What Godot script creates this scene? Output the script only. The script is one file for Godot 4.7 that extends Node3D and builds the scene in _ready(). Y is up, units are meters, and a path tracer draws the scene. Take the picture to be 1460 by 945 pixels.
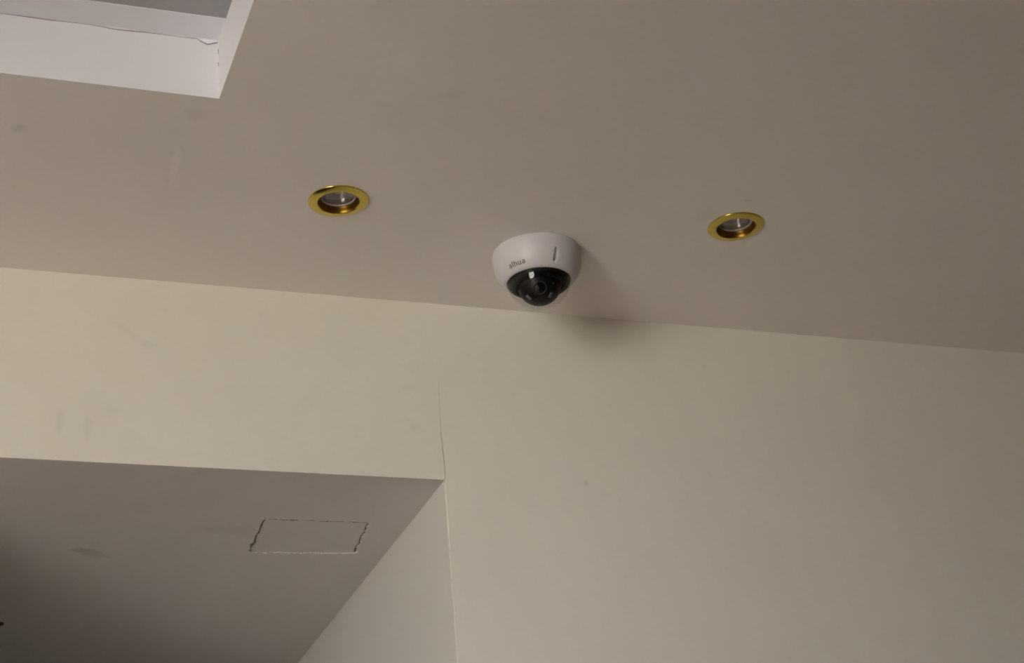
extends Node3D

const CEIL := 2.7
const WALL_Z := -2.2284
const SOFFIT := 2.4238
const PIER_X := 0.757
const LEFT := -2.6   # left wall and the window in it
const PART_X := -0.6  # free end of an unseen partition added to shade the right of the room
const PART_Z := -0.07
const WIN_Z0 := 0.4
const WIN_Z1 := 2.6
const WIN_Y0 := 0.7
const WIN_Y1 := 2.69

var rng := RandomNumberGenerator.new()

# ---------------------------------------------------------------- helpers
class Build:
	var st := SurfaceTool.new()
	var uv_fn = null
	func _init(fn = null):
		st.begin(Mesh.PRIMITIVE_TRIANGLES)
		uv_fn = fn
	func vert(p: Vector3, uv := Vector2.ZERO) -> void:
		st.set_uv(uv_fn.call(p) if uv_fn != null else uv)
		st.add_vertex(p)
	# a triangle whose front looks along `face`
	func tri(a: Vector3, b: Vector3, c: Vector3, face: Vector3, smooth := -1) -> void:
		st.set_smooth_group(smooth if smooth >= 0 else 0xffffffff)
		if (c - a).cross(b - a).dot(face) < 0.0:
			var t := b; b = c; c = t
		vert(a); vert(b); vert(c)
	func quad(a: Vector3, b: Vector3, c: Vector3, d: Vector3, face: Vector3, smooth := -1) -> void:
		tri(a, b, c, face, smooth); tri(a, c, d, face, smooth)
	func box(lo: Vector3, hi: Vector3) -> void:
		var p := []
		for i in 8:
			p.append(Vector3(hi.x if i & 1 else lo.x, hi.y if i & 2 else lo.y, hi.z if i & 4 else lo.z))
		quad(p[0], p[2], p[6], p[4], Vector3.LEFT); quad(p[1], p[3], p[7], p[5], Vector3.RIGHT)
		quad(p[0], p[1], p[5], p[4], Vector3.DOWN); quad(p[2], p[3], p[7], p[6], Vector3.UP)
		quad(p[0], p[1], p[3], p[2], Vector3.FORWARD); quad(p[4], p[5], p[7], p[6], Vector3.BACK)
	# a box with chamfered edges
	func chamfer_box(lo: Vector3, hi: Vector3, c: float) -> void:
		var m := (lo + hi) / 2.0
		var h := (hi - lo) / 2.0
		var k := h - Vector3(c, c, c)
		for s in [-1.0, 1.0]:
			quad(m + Vector3(s * h.x, -k.y, -k.z), m + Vector3(s * h.x, k.y, -k.z), m + Vector3(s * h.x, k.y, k.z), m + Vector3(s * h.x, -k.y, k.z), Vector3(s, 0, 0))
			quad(m + Vector3(-k.x, s * h.y, -k.z), m + Vector3(k.x, s * h.y, -k.z), m + Vector3(k.x, s * h.y, k.z), m + Vector3(-k.x, s * h.y, k.z), Vector3(0, s, 0))
			quad(m + Vector3(-k.x, -k.y, s * h.z), m + Vector3(k.x, -k.y, s * h.z), m + Vector3(k.x, k.y, s * h.z), m + Vector3(-k.x, k.y, s * h.z), Vector3(0, 0, s))
			for t in [-1.0, 1.0]:
				quad(m + Vector3(s * h.x, t * k.y, -k.z), m + Vector3(s * k.x, t * h.y, -k.z), m + Vector3(s * k.x, t * h.y, k.z), m + Vector3(s * h.x, t * k.y, k.z), Vector3(s, t, 0))
				quad(m + Vector3(s * h.x, -k.y, t * k.z), m + Vector3(s * k.x, -k.y, t * h.z), m + Vector3(s * k.x, k.y, t * h.z), m + Vector3(s * h.x, k.y, t * k.z), Vector3(s, 0, t))
				quad(m + Vector3(-k.x, s * h.y, t * k.z), m + Vector3(-k.x, s * k.y, t * h.z), m + Vector3(k.x, s * k.y, t * h.z), m + Vector3(k.x, s * h.y, t * k.z), Vector3(0, s, t))
				for u in [-1.0, 1.0]:
					tri(m + Vector3(s * h.x, t * k.y, u * k.z), m + Vector3(s * k.x, t * h.y, u * k.z), m + Vector3(s * k.x, t * k.y, u * h.z), Vector3(s, t, u))
	# flat polygon in a plane given by a 2D -> 3D map
	func poly(pts: PackedVector2Array, to3: Callable, face: Vector3) -> void:
		var ix := Geometry2D.triangulate_polygon(pts)
		for i in range(0, ix.size(), 3):
			tri(to3.call(pts[ix[i]]), to3.call(pts[ix[i + 1]]), to3.call(pts[ix[i + 2]]), face)
	# rectangle with one hole in it (hole listed counter-clockwise): cut in two through the hole's lowest and highest points
	func holed(r: Rect2, hole: PackedVector2Array, to3: Callable, face: Vector3) -> void:
		var lo := 0
		var hi := 0
		for i in hole.size():
			if hole[i].y < hole[lo].y: lo = i
			if hole[i].y > hole[hi].y: hi = i
		var n := hole.size()
		var right := PackedVector2Array([Vector2(hole[lo].x, r.position.y), Vector2(r.end.x, r.position.y), r.end, Vector2(hole[hi].x, r.end.y)])
		var i := hi
		while true:
			right.append(hole[i])
			if i == lo: break
			i = (i - 1 + n) % n
		var left := PackedVector2Array([Vector2(hole[hi].x, r.end.y), Vector2(r.position.x, r.end.y), r.position, Vector2(hole[lo].x, r.position.y)])
		i = lo
		while true:
			left.append(hole[i])
			if i == hi: break
			i = (i - 1 + n) % n
		poly(right, to3, face); poly(left, to3, face)
	# wall of a hole or rim of a slab between two levels
	func rim(pts: PackedVector2Array, a: Callable, b: Callable, outward: bool) -> void:
		var m := Vector2.ZERO
		for p in pts: m += p / pts.size()
		for i in pts.size():
			var p := pts[i]
			var q := pts[(i + 1) % pts.size()]
			var e: Vector3 = a.call((p + q) / 2.0) - a.call(m)
			quad(a.call(p), a.call(q), b.call(q), b.call(p), e if outward else -e)
	# a profile of (radius, height) turned about the y axis; dent(angle, k) pushes points inwards along the normal
	func lathe(prof: Array, n: int, at := Vector3.ZERO, smooth := true, dent = null) -> void:
		var rows := []
		for k in prof.size():
			var a: Vector2 = prof[maxi(k - 1, 0)]
			var b: Vector2 = prof[mini(k + 1, prof.size() - 1)]
			var nn := Vector2(-(b - a).y, (b - a).x).normalized()
			var row := []
			for j in n:
				var g := TAU * j / n
				var q: Vector2 = prof[k]
				if dent != null: q -= nn * dent.call(g, k)
				row.append(at + Vector3(q.x * sin(g), q.y, q.x * cos(g)))
			rows.append(row)
		for k in prof.size() - 1:
			var nv := Vector2(-(prof[k + 1] - prof[k]).y, (prof[k + 1] - prof[k]).x)
			for j in n:
				var j2 := (j + 1) % n
				var g := TAU * (j + 0.5) / n
				var face := Vector3(nv.x * sin(g), nv.y, nv.x * cos(g))
				var grp := 1 if smooth else -1
				if prof[k].x < 1e-6: tri(rows[k][j], rows[k + 1][j], rows[k + 1][j2], face, grp)
				elif prof[k + 1].x < 1e-6: tri(rows[k][j], rows[k][j2], rows[k + 1][j], face, grp)
				else: quad(rows[k][j], rows[k][j2], rows[k + 1][j2], rows[k + 1][j], face, grp)
	func mesh() -> ArrayMesh:
		st.index()
		st.generate_normals()
		return st.commit()

func piece(called: String, b, m: Material, parent: Node = self) -> MeshInstance3D:
	var o := MeshInstance3D.new()
	o.name = called
	o.mesh = b.mesh() if b is Build else b
	o.material_override = m
	o.cast_shadow = GeometryInstance3D.SHADOW_CASTING_SETTING_ON
	parent.add_child(o, true)
	return o

func structure(o: Node) -> Node:
	o.set_meta("kind", "structure")
	return o

func thing(called: String, label: String, category: String, at: Vector3, group := "") -> Node3D:
	var o := Node3D.new()
	o.name = called
	o.position = at
	add_child(o, true)
	o.set_meta("label", label)
	o.set_meta("category", category)
	if group: o.set_meta("group", group)
	return o

func mat(c: Color, rough := 0.6, metal := 0.0) -> StandardMaterial3D:
	var m := StandardMaterial3D.new()
	m.albedo_color = c
	m.roughness = rough
	m.metallic = metal
	return m

# smooth curve through a few (radius, height) points
func curve(pts: Array, steps: int) -> Array:
	var out := []
	for i in pts.size() - 1:
		var p0: Vector2 = pts[maxi(i - 1, 0)]
		var p1: Vector2 = pts[i]
		var p2: Vector2 = pts[i + 1]
		var p3: Vector2 = pts[mini(i + 2, pts.size() - 1)]
		for s in steps:
			out.append(p1.cubic_interpolate(p2, p0, p3, float(s) / steps))
	out.append(pts[-1])
	return out

func circle(c: Vector2, r: float, n: int) -> PackedVector2Array:
	var out := PackedVector2Array()
	for i in n: out.append(c + Vector2(cos(TAU * i / n), sin(TAU * i / n)) * r)
	return out

# painted plaster over `area` (metres): base colour, cloudy unevenness, soft smudges [centre, half size, amount, angle]
func paint(area: Rect2, px: Vector2i, base: Color, cloud: float, seed_: int, marks: Array) -> StandardMaterial3D:
	var f := FastNoiseLite.new()
	f.seed = seed_
	f.noise_type = FastNoiseLite.TYPE_SIMPLEX_SMOOTH
	f.frequency = 5.0
	f.fractal_octaves = 4
	var fine := FastNoiseLite.new()
	fine.seed = seed_ + 7
	fine.frequency = 60.0
	fine.fractal_octaves = 2
	var k := PackedFloat32Array()
	k.resize(px.x * px.y)
	for y in px.y:
		for x in px.x:
			var w := area.position + area.size * Vector2((x + 0.5) / px.x, (y + 0.5) / px.y)
			k[y * px.x + x] = 1.0 + cloud * f.get_noise_2dv(w) + cloud * 0.25 * fine.get_noise_2dv(w)
	for s in marks:
		var c: Vector2 = s[0]
		var h: Vector2 = s[1]
		var reach := maxf(h.x, h.y) * 1.6
		var a := Vector2i(((c - area.position - Vector2(reach, reach)) / area.size * Vector2(px)).floor())
		var b := Vector2i(((c - area.position + Vector2(reach, reach)) / area.size * Vector2(px)).ceil())
		for y in range(maxi(a.y, 0), mini(b.y, px.y)):
			for x in range(maxi(a.x, 0), mini(b.x, px.x)):
				var w := area.position + area.size * Vector2((x + 0.5) / px.x, (y + 0.5) / px.y)
				var q := (w - c).rotated(-s[3]) / h
				var d := q.length() + 0.3 * fine.get_noise_2dv(w * 0.8)
				k[y * px.x + x] *= 1.0 - s[2] * smoothstep(1.2, 0.55, d)
	var bytes := PackedByteArray()
	bytes.resize(px.x * px.y * 3)
	for i in k.size():
		bytes[i * 3] = clampi(roundi(base.r * k[i] * 255.0), 0, 255)
		bytes[i * 3 + 1] = clampi(roundi(base.g * k[i] * 255.0), 0, 255)
		bytes[i * 3 + 2] = clampi(roundi(base.b * (k[i] * 1.15 - 0.15) * 255.0), 0, 255)
	var m := StandardMaterial3D.new()
	m.albedo_texture = ImageTexture.create_from_image(Image.create_from_data(px.x, px.y, false, Image.FORMAT_RGB8, bytes))
	m.roughness = 0.75
	return m

# ---------------------------------------------------------------- scene
func _ready() -> void:
	rng.seed = 20
	var cam := Camera3D.new()
	cam.name = "camera"
	cam.position = Vector3(0, 1.5, 0)
	cam.rotation_degrees = Vector3(25.9368, -21.4933, -5.196)
	cam.fov = rad_to_deg(2.0 * atan(472.5 / 2575.2))
	cam.near = 0.05
	add_child(cam)
	cam.current = true

	# overcast daylight outside the window of the left wall
	var env := Environment.new()
	var sm := ProceduralSkyMaterial.new()
	sm.sky_top_color = Color(0.80, 0.86, 0.93)
	sm.sky_horizon_color = Color(0.93, 0.94, 0.98)
	sm.ground_bottom_color = Color(0.80, 0.78, 0.75)
	sm.ground_horizon_color = Color(0.93, 0.93, 0.95)
	sm.sky_energy_multiplier = 1.0
	sm.ground_energy_multiplier = 1.0
	var sky := Sky.new()
	sky.sky_material = sm
	env.background_mode = Environment.BG_SKY
	env.sky = sky
	env.background_energy_multiplier = 4.0
	env.ambient_light_source = Environment.AMBIENT_SOURCE_SKY
	env.tonemap_mode = Environment.TONE_MAPPER_LINEAR
	env.tonemap_exposure = 6.9
	env.sdfgi_enabled = true
	env.ssao_enabled = true
	env.ssil_enabled = true
	var we := WorldEnvironment.new()
	we.name = "world_environment"
	we.environment = env
	add_child(we)

	build_room()
	build_skylight()
	build_security_camera()
	build_downlight(Vector3(0.5496, CEIL, -1.968), Vector3.ZERO, "brass recessed downlight on the ceiling between skylight and dome camera")
	build_downlight(Vector3(1.1057, CEIL, -1.9285), Vector3.ZERO, "brass recessed downlight on the ceiling to the right of the white dome camera")
	build_patch()
	build_plug()

func front_uv(p: Vector3) -> Vector2: return Vector2((p.x + 0.1) / 2.3, (2.75 - p.y) / 1.15)
func ceil_uv(p: Vector3) -> Vector2: return Vector2((p.x + 0.1) / 2.3, (p.z + 2.25) / 1.15)
func soffit_uv(p: Vector3) -> Vector2: return Vector2((p.x + 0.05) / 0.9, (p.z + 3.3) / 1.1)

func build_room() -> void:
	var cream := paint(Rect2(-0.1, -2.75, 2.3, 1.15), Vector2i(1536, 768), Color(0.82, 0.80, 0.748), 0.012, 3, [
		[Vector2(0.3157, -2.620), Vector2(0.022, 0.006), 0.02, 0.6], [Vector2(0.345, -2.600), Vector2(0.010, 0.008), 0.025, 0.2],
		[Vector2(0.268, -2.472), Vector2(0.006, 0.020), 0.022, 0.0], [Vector2(0.232, -2.478), Vector2(0.006, 0.022), 0.025, 0.15],
		[Vector2(0.30, -2.50), Vector2(0.012, 0.006), 0.015, 0.0], [Vector2(0.71, -2.56), Vector2(0.012, 0.008), 0.015, 0.0],
		[Vector2(0.97, -2.43), Vector2(0.004, 0.004), 0.06, 0.0], [Vector2(0.935, -2.052), Vector2(0.006, 0.006), 0.05, 0.3], [Vector2(0.72, -2.50), Vector2(0.010, 0.006), 0.015, 0.4]])
	var ceiling_paint := paint(Rect2(-0.1, -2.25, 2.3, 1.15), Vector2i(1536, 768), Color(0.885, 0.868, 0.855), 0.012, 11, [
		[Vector2(0.137, -1.877), Vector2(0.012, 0.010), 0.045, 0.0], [Vector2(0.335, -1.805), Vector2(0.014, 0.014), 0.03, 0.4],
		[Vector2(0.33, -1.92), Vector2(0.006, 0.05), -0.025, 0.05], [Vector2(1.09, -1.86), Vector2(0.006, 0.004), 0.06, 0.0],
		[Vector2(1.05, -1.91), Vector2(0.014, 0.02), 0.03, 0.0], [Vector2(0.62, -1.70), Vector2(0.02, 0.01), 0.02, 0.5]])
	var soffit_paint := paint(Rect2(-0.05, -3.3, 0.9, 1.1), Vector2i(1024, 1024), Color(0.86, 0.843, 0.833), 0.015, 23, [
		[Vector2(0.318, -2.577), Vector2(0.032, 0.015), 0.075, -0.58], [Vector2(0.300, -2.566), Vector2(0.014, 0.010), 0.05, -0.5],
		[Vector2(0.50, -2.46), Vector2(0.05, 0.02), 0.03, 0.0]])
	var return_paint := mat(Color(0.78, 0.765, 0.725), 0.75)
	var plain := mat(Color(0.74, 0.68, 0.60), 0.8)
	var wood := mat(Color(0.75, 0.65, 0.53), 0.6)
	var brown := mat(Color(0.62, 0.42, 0.24), 0.7)
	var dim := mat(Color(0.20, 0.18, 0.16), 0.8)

	# ceiling: plasterboard with a rectangular opening and two round ones, closed by a slab above
	var b := Build.new(ceil_uv)
	var lo := func(p: Vector2): return Vector3(p.x, CEIL, p.y)
	var up := func(p: Vector2): return Vector3(p.x, CEIL + 0.0125, p.y)
	var sx := 0.3546
	var sz := -1.7676
	for r in [Rect2(LEFT - 0.05, -2.3, -0.3 - LEFT + 0.05, 6.4), Rect2(-0.3, -2.3, 0.3 + sx, 2.3 + sz), Rect2(-0.3, -0.8, 0.3 + sx, 4.9), Rect2(sx, -1.6, 3.3 - sx, 5.7)]:
		b.poly(PackedVector2Array([r.position, Vector2(r.end.x, r.position.y), r.end, Vector2(r.position.x, r.end.y)]), lo, Vector3.DOWN)
	for h in [[Rect2(sx, -2.3, 0.85 - sx, 0.7), Vector2(0.5496, -1.968)], [Rect2(0.85, -2.3, 2.45, 0.7), Vector2(1.1057, -1.9285)]]:
		var c := circle(h[1], 0.0335, 48)
		b.holed(h[0], c, lo, Vector3.DOWN)
		b.rim(c, lo, up, false)
	structure(piece("ceiling", b, ceiling_paint))
	b = Build.new()
	b.box(Vector3(LEFT - 0.1, 2.86, -3.8), Vector3(3.4, 3.0, 4.1))
	structure(piece("ceiling_slab", b, plain))

	# front wall: the header over the alcove and the pier beside it, a hairline crack where they meet
	var front := Node3D.new()
	front.name = "wall_front"
	add_child(front)
	structure(front)
	b = Build.new(front_uv)
	var fz := func(p: Vector2): return Vector3(p.x, p.y, WALL_Z)
	var bz := func(p: Vector2): return Vector3(p.x, p.y, WALL_Z - 0.006)
	var n := 60
	var edge := []
	for i in n + 1:
		var y := SOFFIT + (CEIL + 0.05 - SOFFIT) * i / n
		edge.append(y)
	var crack := []
	for y in edge:
		var t: float = clampf((2.60 - y) / 0.16, 0.0, 1.0)
		crack.append(t * (0.0004 + 0.0010 * rng.randf()) if y < 2.6 else 0.0)
	var wob := []
	for y in edge: wob.append(0.0009 * sin(y * 37.0) + rng.randf_range(-0.0003, 0.0003))
	wob[0] = 0.0
	for i in n:
		var p := [Vector2(PIER_X + wob[i], edge[i]), Vector2(PIER_X + wob[i + 1], edge[i + 1])]
		b.quad(fz.call(Vector2(PIER_X - 0.02, edge[i])), fz.call(p[0]), fz.call(p[1]), fz.call(Vector2(PIER_X - 0.02, edge[i + 1])), Vector3.BACK)
		b.quad(fz.call(p[0]), fz.call(p[1]), bz.call(p[1]), bz.call(p[0]), Vector3.RIGHT)
	b.quad(fz.call(Vector2(LEFT - 0.02, SOFFIT)), fz.call(Vector2(PIER_X - 0.02, SOFFIT)), fz.call(Vector2(PIER_X - 0.02, CEIL + 0.05)), fz.call(Vector2(LEFT - 0.02, CEIL + 0.05)), Vector3.BACK)
	b.box(Vector3(LEFT - 0.02, SOFFIT + 0.02, WALL_Z - 0.12), Vector3(PIER_X - 0.003, 2.9, WALL_Z - 0.007))
	piece("header", b, cream, front)
	b = Build.new(front_uv)
	for i in n:
		var p := [Vector2(PIER_X + wob[i] + crack[i], edge[i]), Vector2(PIER_X + wob[i + 1] + crack[i + 1], edge[i + 1])]
		b.quad(fz.call(p[0]), fz.call(Vector2(PIER_X + 0.02, edge[i])), fz.call(Vector2(PIER_X + 0.02, edge[i + 1])), fz.call(p[1]), Vector3.BACK)
		b.quad(fz.call(p[0]), fz.call(p[1]), bz.call(p[1]), bz.call(p[0]), Vector3.LEFT)
	b.quad(bz.call(Vector2(PIER_X - 0.003, SOFFIT)), bz.call(Vector2(PIER_X + 0.01, SOFFIT)), bz.call(Vector2(PIER_X + 0.01, CEIL)), bz.call(Vector2(PIER_X - 0.003, CEIL)), Vector3.BACK)
	b.quad(fz.call(Vector2(PIER_X + 0.02, SOFFIT)), fz.call(Vector2(3.3, SOFFIT)), fz.call(Vector2(3.3, CEIL + 0.05)), fz.call(Vector2(PIER_X + 0.02, CEIL + 0.05)), Vector3.BACK)
	var ca := 0.0012
	b.quad(fz.call(Vector2(PIER_X + ca, 0)), fz.call(Vector2(3.3, 0)), fz.call(Vector2(3.3, SOFFIT)), fz.call(Vector2(PIER_X + ca, SOFFIT)), Vector3.BACK)
	# rounded arris below the header
	for i in 6:
		var a0 := PI / 2.0 * i / 6.0
		var a1 := PI / 2.0 * (i + 1) / 6.0
		var q0 := Vector3(PIER_X + ca - ca * sin(a0), 0, WALL_Z - ca + ca * cos(a0))
		var q1 := Vector3(PIER_X + ca - ca * sin(a1), 0, WALL_Z - ca + ca * cos(a1))
		b.quad(q0, q1, q1 + Vector3.UP * SOFFIT, q0 + Vector3.UP * SOFFIT, Vector3(-1, 0, 1), 1)
	b.box(Vector3(PIER_X + 0.02, 0, -3.7), Vector3(3.3, 2.9, WALL_Z - 0.008))
	piece("pier", b, cream, front)

	# alcove: soffit with the opening of a filled-in panel, return wall, back and added left wall
	b = Build.new(soffit_uv)
	var ylo := func(p: Vector2): return Vector3(p.x, SOFFIT, p.y)
	var yhi := func(p: Vector2): return Vector3(p.x, SOFFIT + 0.006, p.y)
	b.holed(Rect2(0.45, -2.62, PIER_X - 0.45, 2.62 + WALL_Z), patch_outline(true), ylo, Vector3.DOWN)
	b.rim(patch_outline(true), ylo, yhi, false)
	for r in [Rect2(LEFT - 0.02, -3.7, 0.47 - LEFT, 3.7 + WALL_Z), Rect2(0.45, -3.7, PIER_X - 0.45, 1.08)]:
		b.poly(PackedVector2Array([r.position, Vector2(r.end.x, r.position.y), r.end, Vector2(r.position.x, r.end.y)]), ylo, Vector3.DOWN)
	b.box(Vector3(LEFT - 0.02, SOFFIT + 0.006, -3.7), Vector3(PIER_X, SOFFIT + 0.02, WALL_Z - 0.001))
	structure(piece("ceiling_alcove", b, soffit_paint))
	b = Build.new()
	b.box(Vector3(PIER_X, 0, -3.7), Vector3(PIER_X + 0.018, SOFFIT + 0.02, WALL_Z - 0.0041))
	structure(piece("wall_alcove_right", b, return_paint))
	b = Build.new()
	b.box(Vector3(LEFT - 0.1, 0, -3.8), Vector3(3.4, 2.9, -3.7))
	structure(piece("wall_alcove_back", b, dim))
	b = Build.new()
	b.box(Vector3(-0.15, 0, -3.75), Vector3(-0.05, SOFFIT + 0.01, WALL_Z - 0.01))  # unseen wall added close in to keep the deep soffit dark
	structure(piece("wall_added_alcove_left", b, dim))

	# the rest of the room, out of the picture
	b = Build.new()
	b.box(Vector3(LEFT - 0.1, -0.15, WALL_Z), Vector3(3.4, 0.0, 4.1))
	structure(piece("floor", b, wood))
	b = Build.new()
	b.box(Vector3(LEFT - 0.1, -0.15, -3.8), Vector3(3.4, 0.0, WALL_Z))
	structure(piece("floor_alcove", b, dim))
	b = Build.new()
	b.box(Vector3(3.3, 0, -3.8), Vector3(3.4, 2.9, 4.1))
	structure(piece("wall_right", b, brown))
	b = Build.new()
	b.box(Vector3(LEFT - 0.1, 0, 4.0), Vector3(3.4, 2.9, 4.1))
	structure(piece("wall_back", b, plain))
	b = Build.new()
	b.box(Vector3(PART_X - 0.1, 0, PART_Z), Vector3(PART_X, 2.8, 4.0))  # unseen partition, added to block window light from the right side
	structure(piece("wall_added_partition", b, plain))
	b = Build.new()
	var w := [WIN_Z0, WIN_Z1, WIN_Y0, WIN_Y1]  # window opening: z from, z to, y from, y to
	b.box(Vector3(LEFT - 0.1, 0, -3.8), Vector3(LEFT, 2.9, w[0]))
	b.box(Vector3(LEFT - 0.1, 0, w[1]), Vector3(LEFT, 2.9, 4.1))
	b.box(Vector3(LEFT - 0.1, 0, w[0]), Vector3(LEFT, w[2], w[1]))
	b.box(Vector3(LEFT - 0.1, w[3], w[0]), Vector3(LEFT, 2.9, w[1]))
	structure(piece("wall_left", b, plain))
	b = Build.new()
	var fa := LEFT - 0.09
	var fb := LEFT - 0.03
	b.chamfer_box(Vector3(fa, w[2], w[0]), Vector3(fb, w[3], w[0] + 0.03), 0.004)
	b.chamfer_box(Vector3(fa, w[2], w[1] - 0.03), Vector3(fb, w[3], w[1]), 0.004)
	b.chamfer_box(Vector3(fa, w[2], w[0] + 0.03), Vector3(fb, w[2] + 0.03, w[1] - 0.03), 0.004)
	b.chamfer_box(Vector3(fa, w[3] - 0.03, w[0] + 0.03), Vector3(fb, w[3], w[1] - 0.03), 0.004)
	structure(piece("window_1", b, mat(Color(0.85, 0.85, 0.84), 0.4)))

func build_skylight() -> void:
	var t := thing("skylight", "white lined rectangular skylight recess with a grey panel in the ceiling at upper left", "skylight", Vector3(-0.2227, CEIL, -1.284))
	var white := mat(Color(0.835, 0.825, 0.835), 0.45)
	var rail := mat(Color(0.86, 0.87, 0.90), 0.5)
	var grey := mat(Color(0.625, 0.63, 0.65), 0.5)
	var o := -t.position
	var x0 := -0.3
	var x1 := 0.3546
	var z0 := -1.7676
	var z1 := -0.8
	var h := 0.0824
	var boards := [[Vector3(x0, CEIL, z0 - 0.012), Vector3(x1 + 0.012, CEIL + h, z0)], [Vector3(x1, CEIL, z0), Vector3(x1 + 0.012, CEIL + h, z1)],
		[Vector3(x0 - 0.012, CEIL, z0), Vector3(x0, CEIL + h, z1)], [Vector3(x0, CEIL, z1), Vector3(x1, CEIL + h, z1 + 0.012)]]
	for k in boards:
		var b := Build.new()
		b.box(k[0] + o + Vector3(0, 0.0004, 0), k[1] + o)
		piece("lining_board", b, white, t)
	var rails := [[Vector3(x0, CEIL + h, z0 - 0.012), Vector3(x1 + 0.012, CEIL + h + 0.02, z0 + 0.045)], [Vector3(x0, CEIL + h, z1 - 0.045), Vector3(x1 + 0.012, CEIL + h + 0.02, z1 + 0.012)]]
	for k in rails:
		var b := Build.new()
		b.chamfer_box(k[0] + o, k[1] + o, 0.0004)
		piece("frame_rail", b, rail, t)
	var b := Build.new()
	b.box(Vector3(x0 - 0.012, CEIL + h + 0.0008, z0 + 0.0448) + o, Vector3(x1 + 0.012, CEIL + h + 0.018, z1 - 0.0448) + o)
	piece("roof_panel", b, grey, t)
	# loose, wavy bead of filler along the top of the front lining, torn near the corner
	b = Build.new()
	var n := 160
	var pts := []
	for i in n + 1:
		var x := lerpf(x0, x1 - 0.001, float(i) / n)
		var d := 0.0007 + 0.0005 * sin(x * 31.0) + 0.0005 * sin(x * 83.0 + 1.0) + rng.randf() * 0.0003
		if x > x1 - 0.022: d = lerpf(0.0012, 0.0065, 1.0 - absf(x - (x1 - 0.013)) / 0.013)
		pts.append([x, maxf(d, 0.0003)])
	for i in n:
		var a: Array = pts[i]
		var c: Array = pts[i + 1]
		var y := CEIL + h
		b.quad(Vector3(a[0], y - a[1], z0) + o, Vector3(c[0], y - c[1], z0) + o, Vector3(c[0], y - 0.0002, z0 + 0.0016) + o, Vector3(a[0], y - 0.0002, z0 + 0.0016) + o, Vector3(0, -1, 1))
	piece("filler_bead", b, rail, t)
	b = Build.new()
	for i in n:
		var a: Array = pts[i]
		var c: Array = pts[i + 1]
		var y := CEIL + h
		var wa := 0.0007 + 0.0004 * sin(a[0] * 57.0) + (0.0006 if a[0] > x1 - 0.024 else 0.0)
		var wc := 0.0007 + 0.0004 * sin(c[0] * 57.0) + (0.0006 if c[0] > x1 - 0.024 else 0.0)
		b.quad(Vector3(a[0], y - a[1] - wa, z0 + 0.0001) + o, Vector3(c[0], y - c[1] - wc, z0 + 0.0001) + o, Vector3(c[0], y - c[1], z0 + 0.0005) + o, Vector3(a[0], y - a[1], z0 + 0.0005) + o, Vector3(0, -0.3, 1))
	# short splits down the inner corner of the lining
	for k in [[0.012, 0.019], [0.031, 0.036]]:
		b.quad(Vector3(x1 - 0.0009, CEIL + h - k[0], z0 + 0.0003) + o, Vector3(x1 - 0.0001, CEIL + h - k[0], z0 + 0.0008) + o, Vector3(x1 - 0.0002, CEIL + h - k[1], z0 + 0.0006) + o, Vector3(x1 - 0.0007, CEIL + h - k[1], z0 + 0.0003) + o, Vector3(-1, 0, 1))
	piece("filler_crack", b, mat(Color(0.48, 0.46, 0.44), 0.8), t)

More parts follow.
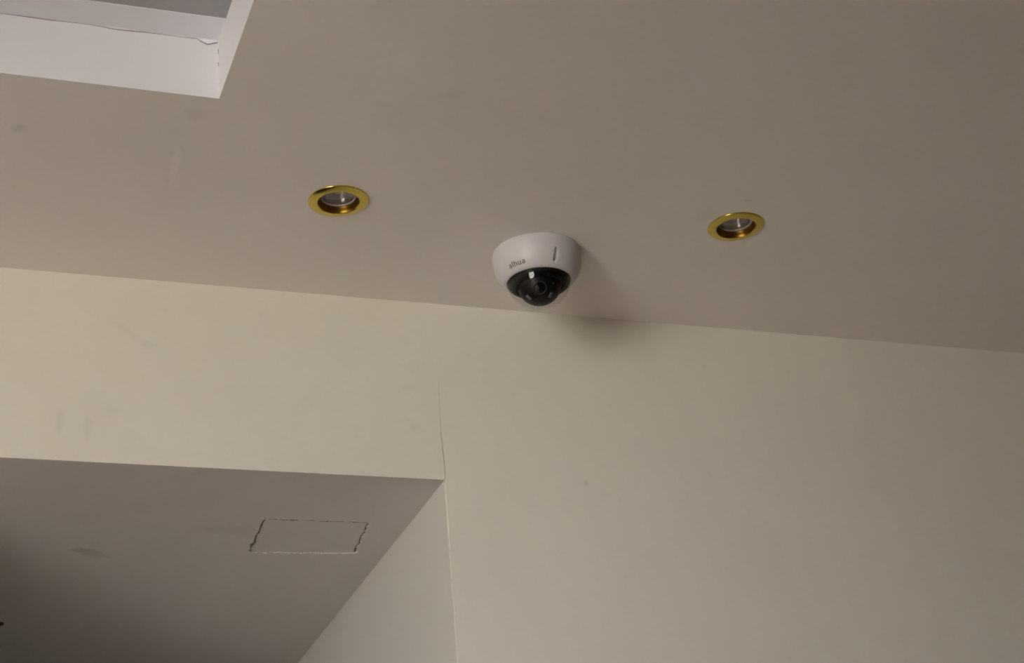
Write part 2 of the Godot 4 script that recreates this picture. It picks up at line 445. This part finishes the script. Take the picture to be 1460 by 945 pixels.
func build_security_camera() -> void:
	var t := thing("security_camera", "white dome security camera with black eye mounted on the ceiling", "security camera", Vector3(0.8565, CEIL, -2.056))
	var white := mat(Color(0.735, 0.72, 0.725), 0.42)
	var black := mat(Color(0.02, 0.02, 0.02), 0.5)
	black.metallic_specular = 0.2
	var facing := atan2(-0.857, 2.052)   # towards the entrance side of the room
	t.rotation.y = facing
	var prof := curve([Vector2(0.0612, 0.0), Vector2(0.0622, -0.003), Vector2(0.0622, -0.012), Vector2(0.0602, -0.025), Vector2(0.0560, -0.0355), Vector2(0.0500, -0.0430), Vector2(0.0470, -0.0452), Vector2(0.0452, -0.0455), Vector2(0.0444, -0.0445), Vector2(0.0440, -0.040)], 8)
	# slot for the locking screw, pressed into the side of the housing
	var sa := deg_to_rad(27.5)
	var s_mid := Vector2(0.0575, -0.0315)
	var dent := func(g: float, k: int):
		var p: Vector2 = prof[k]
		if p.y < -0.0425: return 0.0
		var u := absf(wrapf(g - sa, -PI, PI)) * p.x
		var v := maxf(absf(p.y - s_mid.y) - 0.0058, 0.0)
		return 0.0060 * smoothstep(0.0031, 0.0023, sqrt(u * u + v * v))
	var b := Build.new()
	b.lathe(prof, 720, Vector3.ZERO, true, dent)
	piece("housing", b, white, t)
	b = Build.new()
	b.lathe([Vector2(0.0, 0.0012), Vector2(0.0008, 0.0012), Vector2(0.0012, 0.0006), Vector2(0.0012, -0.002)], 16)
	var screw := piece("slot_screw", b, mat(Color(0.75, 0.74, 0.73), 0.3, 0.6), t)
	var out := Vector3(sin(sa), -0.55, cos(sa)).normalized()
	screw.basis = Basis(Quaternion(Vector3.UP, out))
	screw.position = Vector3(sin(sa) * 0.0515, -0.0355, cos(sa) * 0.0515)
	# maker's lettering wrapped round the housing
	var tm := TextMesh.new()
	var font := SystemFont.new()
	font.font_names = PackedStringArray(["Droid Sans"])
	font.font_weight = 700
	tm.font = font
	tm.text = "alhua"
	tm.font_size = 64
	tm.pixel_size = 0.0001
	tm.depth = 0.0002
	tm.curve_step = 1.0
	piece("lettering", wrap_text(tm, prof, deg_to_rad(-31.0), -0.0365, 0.0265), mat(Color(0.36, 0.345, 0.345), 0.6), t)
	# black shroud behind the clear bubble
	b = Build.new()
	b.lathe([Vector2(0.0440, -0.0400), Vector2(0.0436, -0.0462), Vector2(0.0420, -0.0500), Vector2(0.0395, -0.0520), Vector2(0.0350, -0.0530), Vector2(0.0315, -0.0525), Vector2(0.0300, -0.045)], 128)
	piece("shroud", b, black, t)
	var ball := Build.new()
	var arc := []
	for i in 41:
		var a := PI * 0.5 - PI * i / 40.0 * 1.0
		arc.append(Vector2(0.031 * cos(a) if i > 0 and i < 40 else 0.0, 0.031 * sin(a)))
	ball.lathe(arc, 96)
	var dark := mat(Color(0.02, 0.02, 0.02), 0.45)
	dark.metallic_specular = 0.25
	var eye := piece("eyeball", ball, dark, t)
	eye.position = Vector3(0, -0.0478, 0)
	var turn := Basis(Vector3.UP, -facing)
	var lens_dir := turn * LENS
	b = Build.new()
	b.lathe([Vector2(0.0, 0.0318), Vector2(0.004, 0.0316), Vector2(0.0078, 0.0305)], 48)
	var lens := piece("lens", b, mat(Color(0.012, 0.012, 0.016), 0.06), eye)
	lens.basis = Basis(Quaternion(Vector3.UP, lens_dir))
	b = Build.new()
	b.lathe([Vector2(0.0076, 0.0298), Vector2(0.0080, 0.0314), Vector2(0.0092, 0.0312), Vector2(0.0098, 0.0290)], 48)
	var ring := piece("lens_ring", b, mat(Color(0.03, 0.03, 0.03), 0.4), eye)
	ring.basis = lens.basis
	for k in [[LED_A, 0.5], [LED_B, -0.6]]:
		b = Build.new()
		b.chamfer_box(Vector3(-0.0042, 0.0290, -0.0026), Vector3(0.0042, 0.0318, 0.0026), 0.0007)
		var led := piece("infrared_window", b, mat(Color(0.36, 0.35, 0.34), 0.25), eye)
		led.set_meta("label", "small grey infrared window")
		led.basis = Basis(Quaternion(Vector3.UP, turn * k[0])) * Basis(Vector3.UP, k[1])
	b = Build.new()
	b.lathe([Vector2(0.0, 0.0316), Vector2(0.0009, 0.0314), Vector2(0.0013, 0.0300)], 16)
	var dot := piece("highlight_dot", b, mat(Color(0.5, 0.49, 0.48), 0.25), eye)  # pale dot put in for a small highlight on the eye
	dot.basis = Basis(Quaternion(Vector3.UP, turn * HIGHLIGHT))
	# the clear bubble
	b = Build.new()
	var bub := []
	for i in 33:
		var a := lerpf(asin(-0.0055 / 0.0452), -PI / 2.0, i / 32.0)
		bub.append(Vector2(0.0452 * cos(a) if i < 32 else 0.0, -0.0392 + 0.0452 * sin(a)))
	b.lathe(bub, 128)
	var clear := mat(Color(0.10, 0.10, 0.10, 0.06), 0.02)
	clear.transparency = BaseMaterial3D.TRANSPARENCY_ALPHA
	clear.metallic_specular = 0.4
	clear.cull_mode = BaseMaterial3D.CULL_DISABLED
	piece("clear_bubble", b, clear, t)

const LED_A := Vector3(-0.6144, -0.7818, 0.0935)
const LED_B := Vector3(0.2709, -0.8013, 0.5283)
const HIGHLIGHT := Vector3(0.3165, -0.3826, 0.8653)
const LENS := Vector3(-0.2934, -0.6036, 0.741)

# lays flat text (centred) on a turned profile: x runs round the axis, y along the profile from the point at height y_mid
func wrap_text(tm: TextMesh, prof: Array, ang: float, y_mid: float, width: float) -> ArrayMesh:
	var box := tm.get_aabb()
	var k := width / box.size.x
	var dist := [0.0]
	var s_mid := 0.0
	for i in range(1, prof.size()):
		dist.append(dist[-1] + (prof[i] - prof[i - 1]).length())
		if prof[i - 1].y > y_mid and prof[i].y <= y_mid: s_mid = dist[-1]
	var st := SurfaceTool.new()
	st.begin(Mesh.PRIMITIVE_TRIANGLES)
	for s in tm.get_surface_count():
		var arr := tm.surface_get_arrays(s)
		var v: PackedVector3Array = arr[Mesh.ARRAY_VERTEX]
		var ix: PackedInt32Array = arr[Mesh.ARRAY_INDEX]
		var tris := []
		if ix.size() > 0:
			for i in ix: tris.append(v[i])
		else:
			for p in v: tris.append(p)
		for level in 3:   # split finely enough to follow the curved housing
			var more := []
			for i in range(0, tris.size(), 3):
				var a: Vector3 = tris[i]
				var b: Vector3 = tris[i + 1]
				var c: Vector3 = tris[i + 2]
				var ab := (a + b) / 2.0
				var bc := (b + c) / 2.0
				var ca := (c + a) / 2.0
				more.append_array([a, ab, ca, ab, b, bc, ca, bc, c, ab, bc, ca])
			tris = more
		for t in tris:
			var q: Vector3 = (t - box.get_center()) * k
			var d: float = s_mid - q.y
			var j := 1
			while j < prof.size() - 1 and dist[j] < d: j += 1
			var f: float = (d - dist[j - 1]) / (dist[j] - dist[j - 1])
			var p: Vector2 = prof[j - 1].lerp(prof[j], f)
			var tn: Vector2 = (prof[j] - prof[j - 1]).normalized()
			var nv := Vector2(-tn.y, tn.x)
			p += nv * (0.0002 if t.z > box.get_center().z else -0.0001)
			var g := ang + q.x / 0.0555
			st.set_normal(Vector3(nv.x * sin(g), nv.y, nv.x * cos(g)))
			st.add_vertex(Vector3(p.x * sin(g), p.y, p.x * cos(g)))
	st.index()
	return st.commit()

func build_downlight(at: Vector3, tilt: Vector3, label: String) -> void:
	var t := thing("downlight", label, "downlight", at, "brass downlights in the ceiling")
	t.rotation_degrees = tilt
	var brass := mat(Color(0.80, 0.715, 0.35), 0.2, 1.0)
	var b := Build.new()
	b.lathe(curve([Vector2(0.0392, 0.0004), Vector2(0.0395, -0.0008), Vector2(0.0388, -0.0018), Vector2(0.0355, -0.0028), Vector2(0.0310, -0.0035), Vector2(0.0282, -0.0036), Vector2(0.0270, -0.0024)], 5), 96)
	piece("trim_ring", b, brass, t)
	b = Build.new()
	b.lathe(curve([Vector2(0.0271, -0.0024), Vector2(0.0264, 0.000), Vector2(0.0256, 0.0045), Vector2(0.0246, 0.0058), Vector2(0.0236, 0.010)], 4), 96)
	piece("inner_sleeve", b, mat(Color(0.50, 0.37, 0.15), 0.35, 1.0), t)
	var lamp := Node3D.new()
	lamp.name = "bulb"
	lamp.position.y = -0.0042
	t.add_child(lamp, true)
	b = Build.new()
	b.lathe(curve([Vector2(0.0245, 0.0115), Vector2(0.022, 0.018), Vector2(0.016, 0.027), Vector2(0.009, 0.033), Vector2(0.0, 0.034)], 5), 64)
	piece("reflector", b, mat(Color(0.72, 0.70, 0.72), 0.18, 1.0), lamp)
	b = Build.new()
	b.lathe([Vector2(0.0, 0.016), Vector2(0.0035, 0.016), Vector2(0.0045, 0.018), Vector2(0.0045, 0.032)], 32)
	piece("capsule", b, mat(Color(0.80, 0.78, 0.78), 0.1), lamp)
	b = Build.new()
	b.lathe([Vector2(0.0, 0.0098), Vector2(0.0205, 0.0098), Vector2(0.0212, 0.0100)], 64)
	var glass := mat(Color(0.62, 0.59, 0.60, 0.45), 0.03)
	glass.transparency = BaseMaterial3D.TRANSPARENCY_ALPHA
	glass.cull_mode = BaseMaterial3D.CULL_DISABLED
	piece("front_glass", b, glass, lamp)
	b = Build.new()
	b.lathe(curve([Vector2(0.0208, 0.0102), Vector2(0.0216, 0.0088), Vector2(0.0230, 0.0090), Vector2(0.0242, 0.0105), Vector2(0.0244, 0.0125)], 4), 64)
	piece("glass_rim", b, mat(Color(0.72, 0.71, 0.72), 0.15), lamp)

# outline of the filled-in panel in the alcove soffit (x, z), counter-clockwise, and of the ragged opening round it
func patch_outline(opening: bool) -> PackedVector2Array:
	var r := RandomNumberGenerator.new()
	r.seed = 77
	var c := [Vector2(0.5491, -2.5497), Vector2(0.7064, -2.5396), Vector2(0.6947, -2.4061), Vector2(0.5423, -2.4094)]
	var counts := [40, 30, 40, 30]
	var out := PackedVector2Array()
	for s in 4:
		var a: Vector2 = c[s]
		var d: Vector2 = c[(s + 1) % 4] - a
		var nrm := Vector2(d.y, -d.x).normalized()
		for i in counts[s]:
			var f: float = float(i) / counts[s]
			var jit := r.randf_range(-0.0011, 0.0011) + 0.0010 * sin(f * 17.0 + s * 2.0)
			var gap := r.randf_range(0.0, 1.0)
			gap = 0.0007 + 0.0040 * gap * gap * gap
			if s == 1 or s == 3: gap += 0.0010
			var q := a + d * f + nrm * jit
			if opening: q += nrm * gap
			out.append(q)
	return out

func build_patch() -> void:
	var t := thing("access_panel", "square filled access panel with cracked plaster edges in the alcove soffit", "panel", Vector3(0.623, SOFFIT, -2.476))
	var o := -t.position
	var plaster := paint(Rect2(-0.05, -3.3, 0.9, 1.1), Vector2i(512, 512), Color(0.855, 0.838, 0.828), 0.02, 31, [])
	plaster.roughness = 0.8
	var b := Build.new(func(p: Vector3): return soffit_uv(p + t.position))
	var lo := func(p: Vector2): return Vector3(p.x, SOFFIT + 0.0010, p.y) + o
	var hi := func(p: Vector2): return Vector3(p.x, SOFFIT + 0.0058, p.y) + o
	b.poly(patch_outline(false), lo, Vector3.DOWN)
	b.rim(patch_outline(false), lo, hi, true)
	piece("cover", b, plaster, t)
	# dark ribbon painted for shade in the cracked joint, sparse along the far side
	var painted_shade := mat(Color(0.30, 0.27, 0.245), 0.9)
	b = Build.new()
	var inner := patch_outline(false)
	var outer := patch_outline(true)
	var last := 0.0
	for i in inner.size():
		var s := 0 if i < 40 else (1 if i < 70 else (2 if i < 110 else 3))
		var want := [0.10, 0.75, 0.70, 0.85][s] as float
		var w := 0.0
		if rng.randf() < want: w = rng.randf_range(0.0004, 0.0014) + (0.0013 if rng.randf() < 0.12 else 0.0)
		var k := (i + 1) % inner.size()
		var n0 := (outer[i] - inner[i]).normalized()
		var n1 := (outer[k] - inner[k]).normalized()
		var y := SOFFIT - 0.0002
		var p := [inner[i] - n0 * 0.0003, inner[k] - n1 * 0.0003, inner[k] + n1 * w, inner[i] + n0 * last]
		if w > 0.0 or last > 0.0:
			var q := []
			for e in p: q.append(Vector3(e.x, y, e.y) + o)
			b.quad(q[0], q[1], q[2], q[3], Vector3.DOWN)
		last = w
	piece("joint_shade", b, painted_shade, t)
	# raised flakes of filler along the joint
	var pts := patch_outline(true)
	var flake := mat(Color(0.80, 0.77, 0.73), 0.8)
	for i in pts.size():
		var s := 0 if i < 40 else (1 if i < 70 else (2 if i < 110 else 3))
		if rng.randf() > [0.40, 0.15, 0.30, 0.12][s]: continue
		b = Build.new()
		var p := pts[i]
		var q := pts[(i + 1) % pts.size()]
		var d := (q - p).normalized()
		var nrm := Vector2(d.y, -d.x)
		var m := (p + q) / 2.0 - nrm * rng.randf_range(-0.0006, 0.0012)
		var l := rng.randf_range(0.0015, 0.0045)
		var w := rng.randf_range(0.0005, 0.0013)
		var top := Vector3(m.x, SOFFIT - rng.randf_range(0.0006, 0.0018), m.y) + o
		var ring := []
		for k in 6:
			var g := TAU * k / 6.0
			var e := m + d * cos(g) * l * rng.randf_range(0.7, 1.1) + nrm * sin(g) * w
			ring.append(Vector3(e.x, SOFFIT + 0.0003, e.y) + o)
		for k in 6: b.tri(ring[k], ring[(k + 1) % 6], top, (ring[k] + ring[(k + 1) % 6]) / 2.0 - Vector3(m.x, SOFFIT + 0.002, m.y) - o)
		piece("plaster_flake", b, flake, t)

func build_plug() -> void:
	var t := thing("ceiling_plug", "tiny black plug in the alcove soffit at the left edge of the picture", "plug", Vector3(0.2195, SOFFIT, -2.925))
	var b := Build.new()
	b.lathe(curve([Vector2(0.0052, 0.0005), Vector2(0.0052, -0.001), Vector2(0.0042, -0.0032), Vector2(0.002, -0.0044), Vector2(0.0, -0.0046)], 4), 32)
	piece("cap", b, mat(Color(0.02, 0.018, 0.015), 0.5), t)
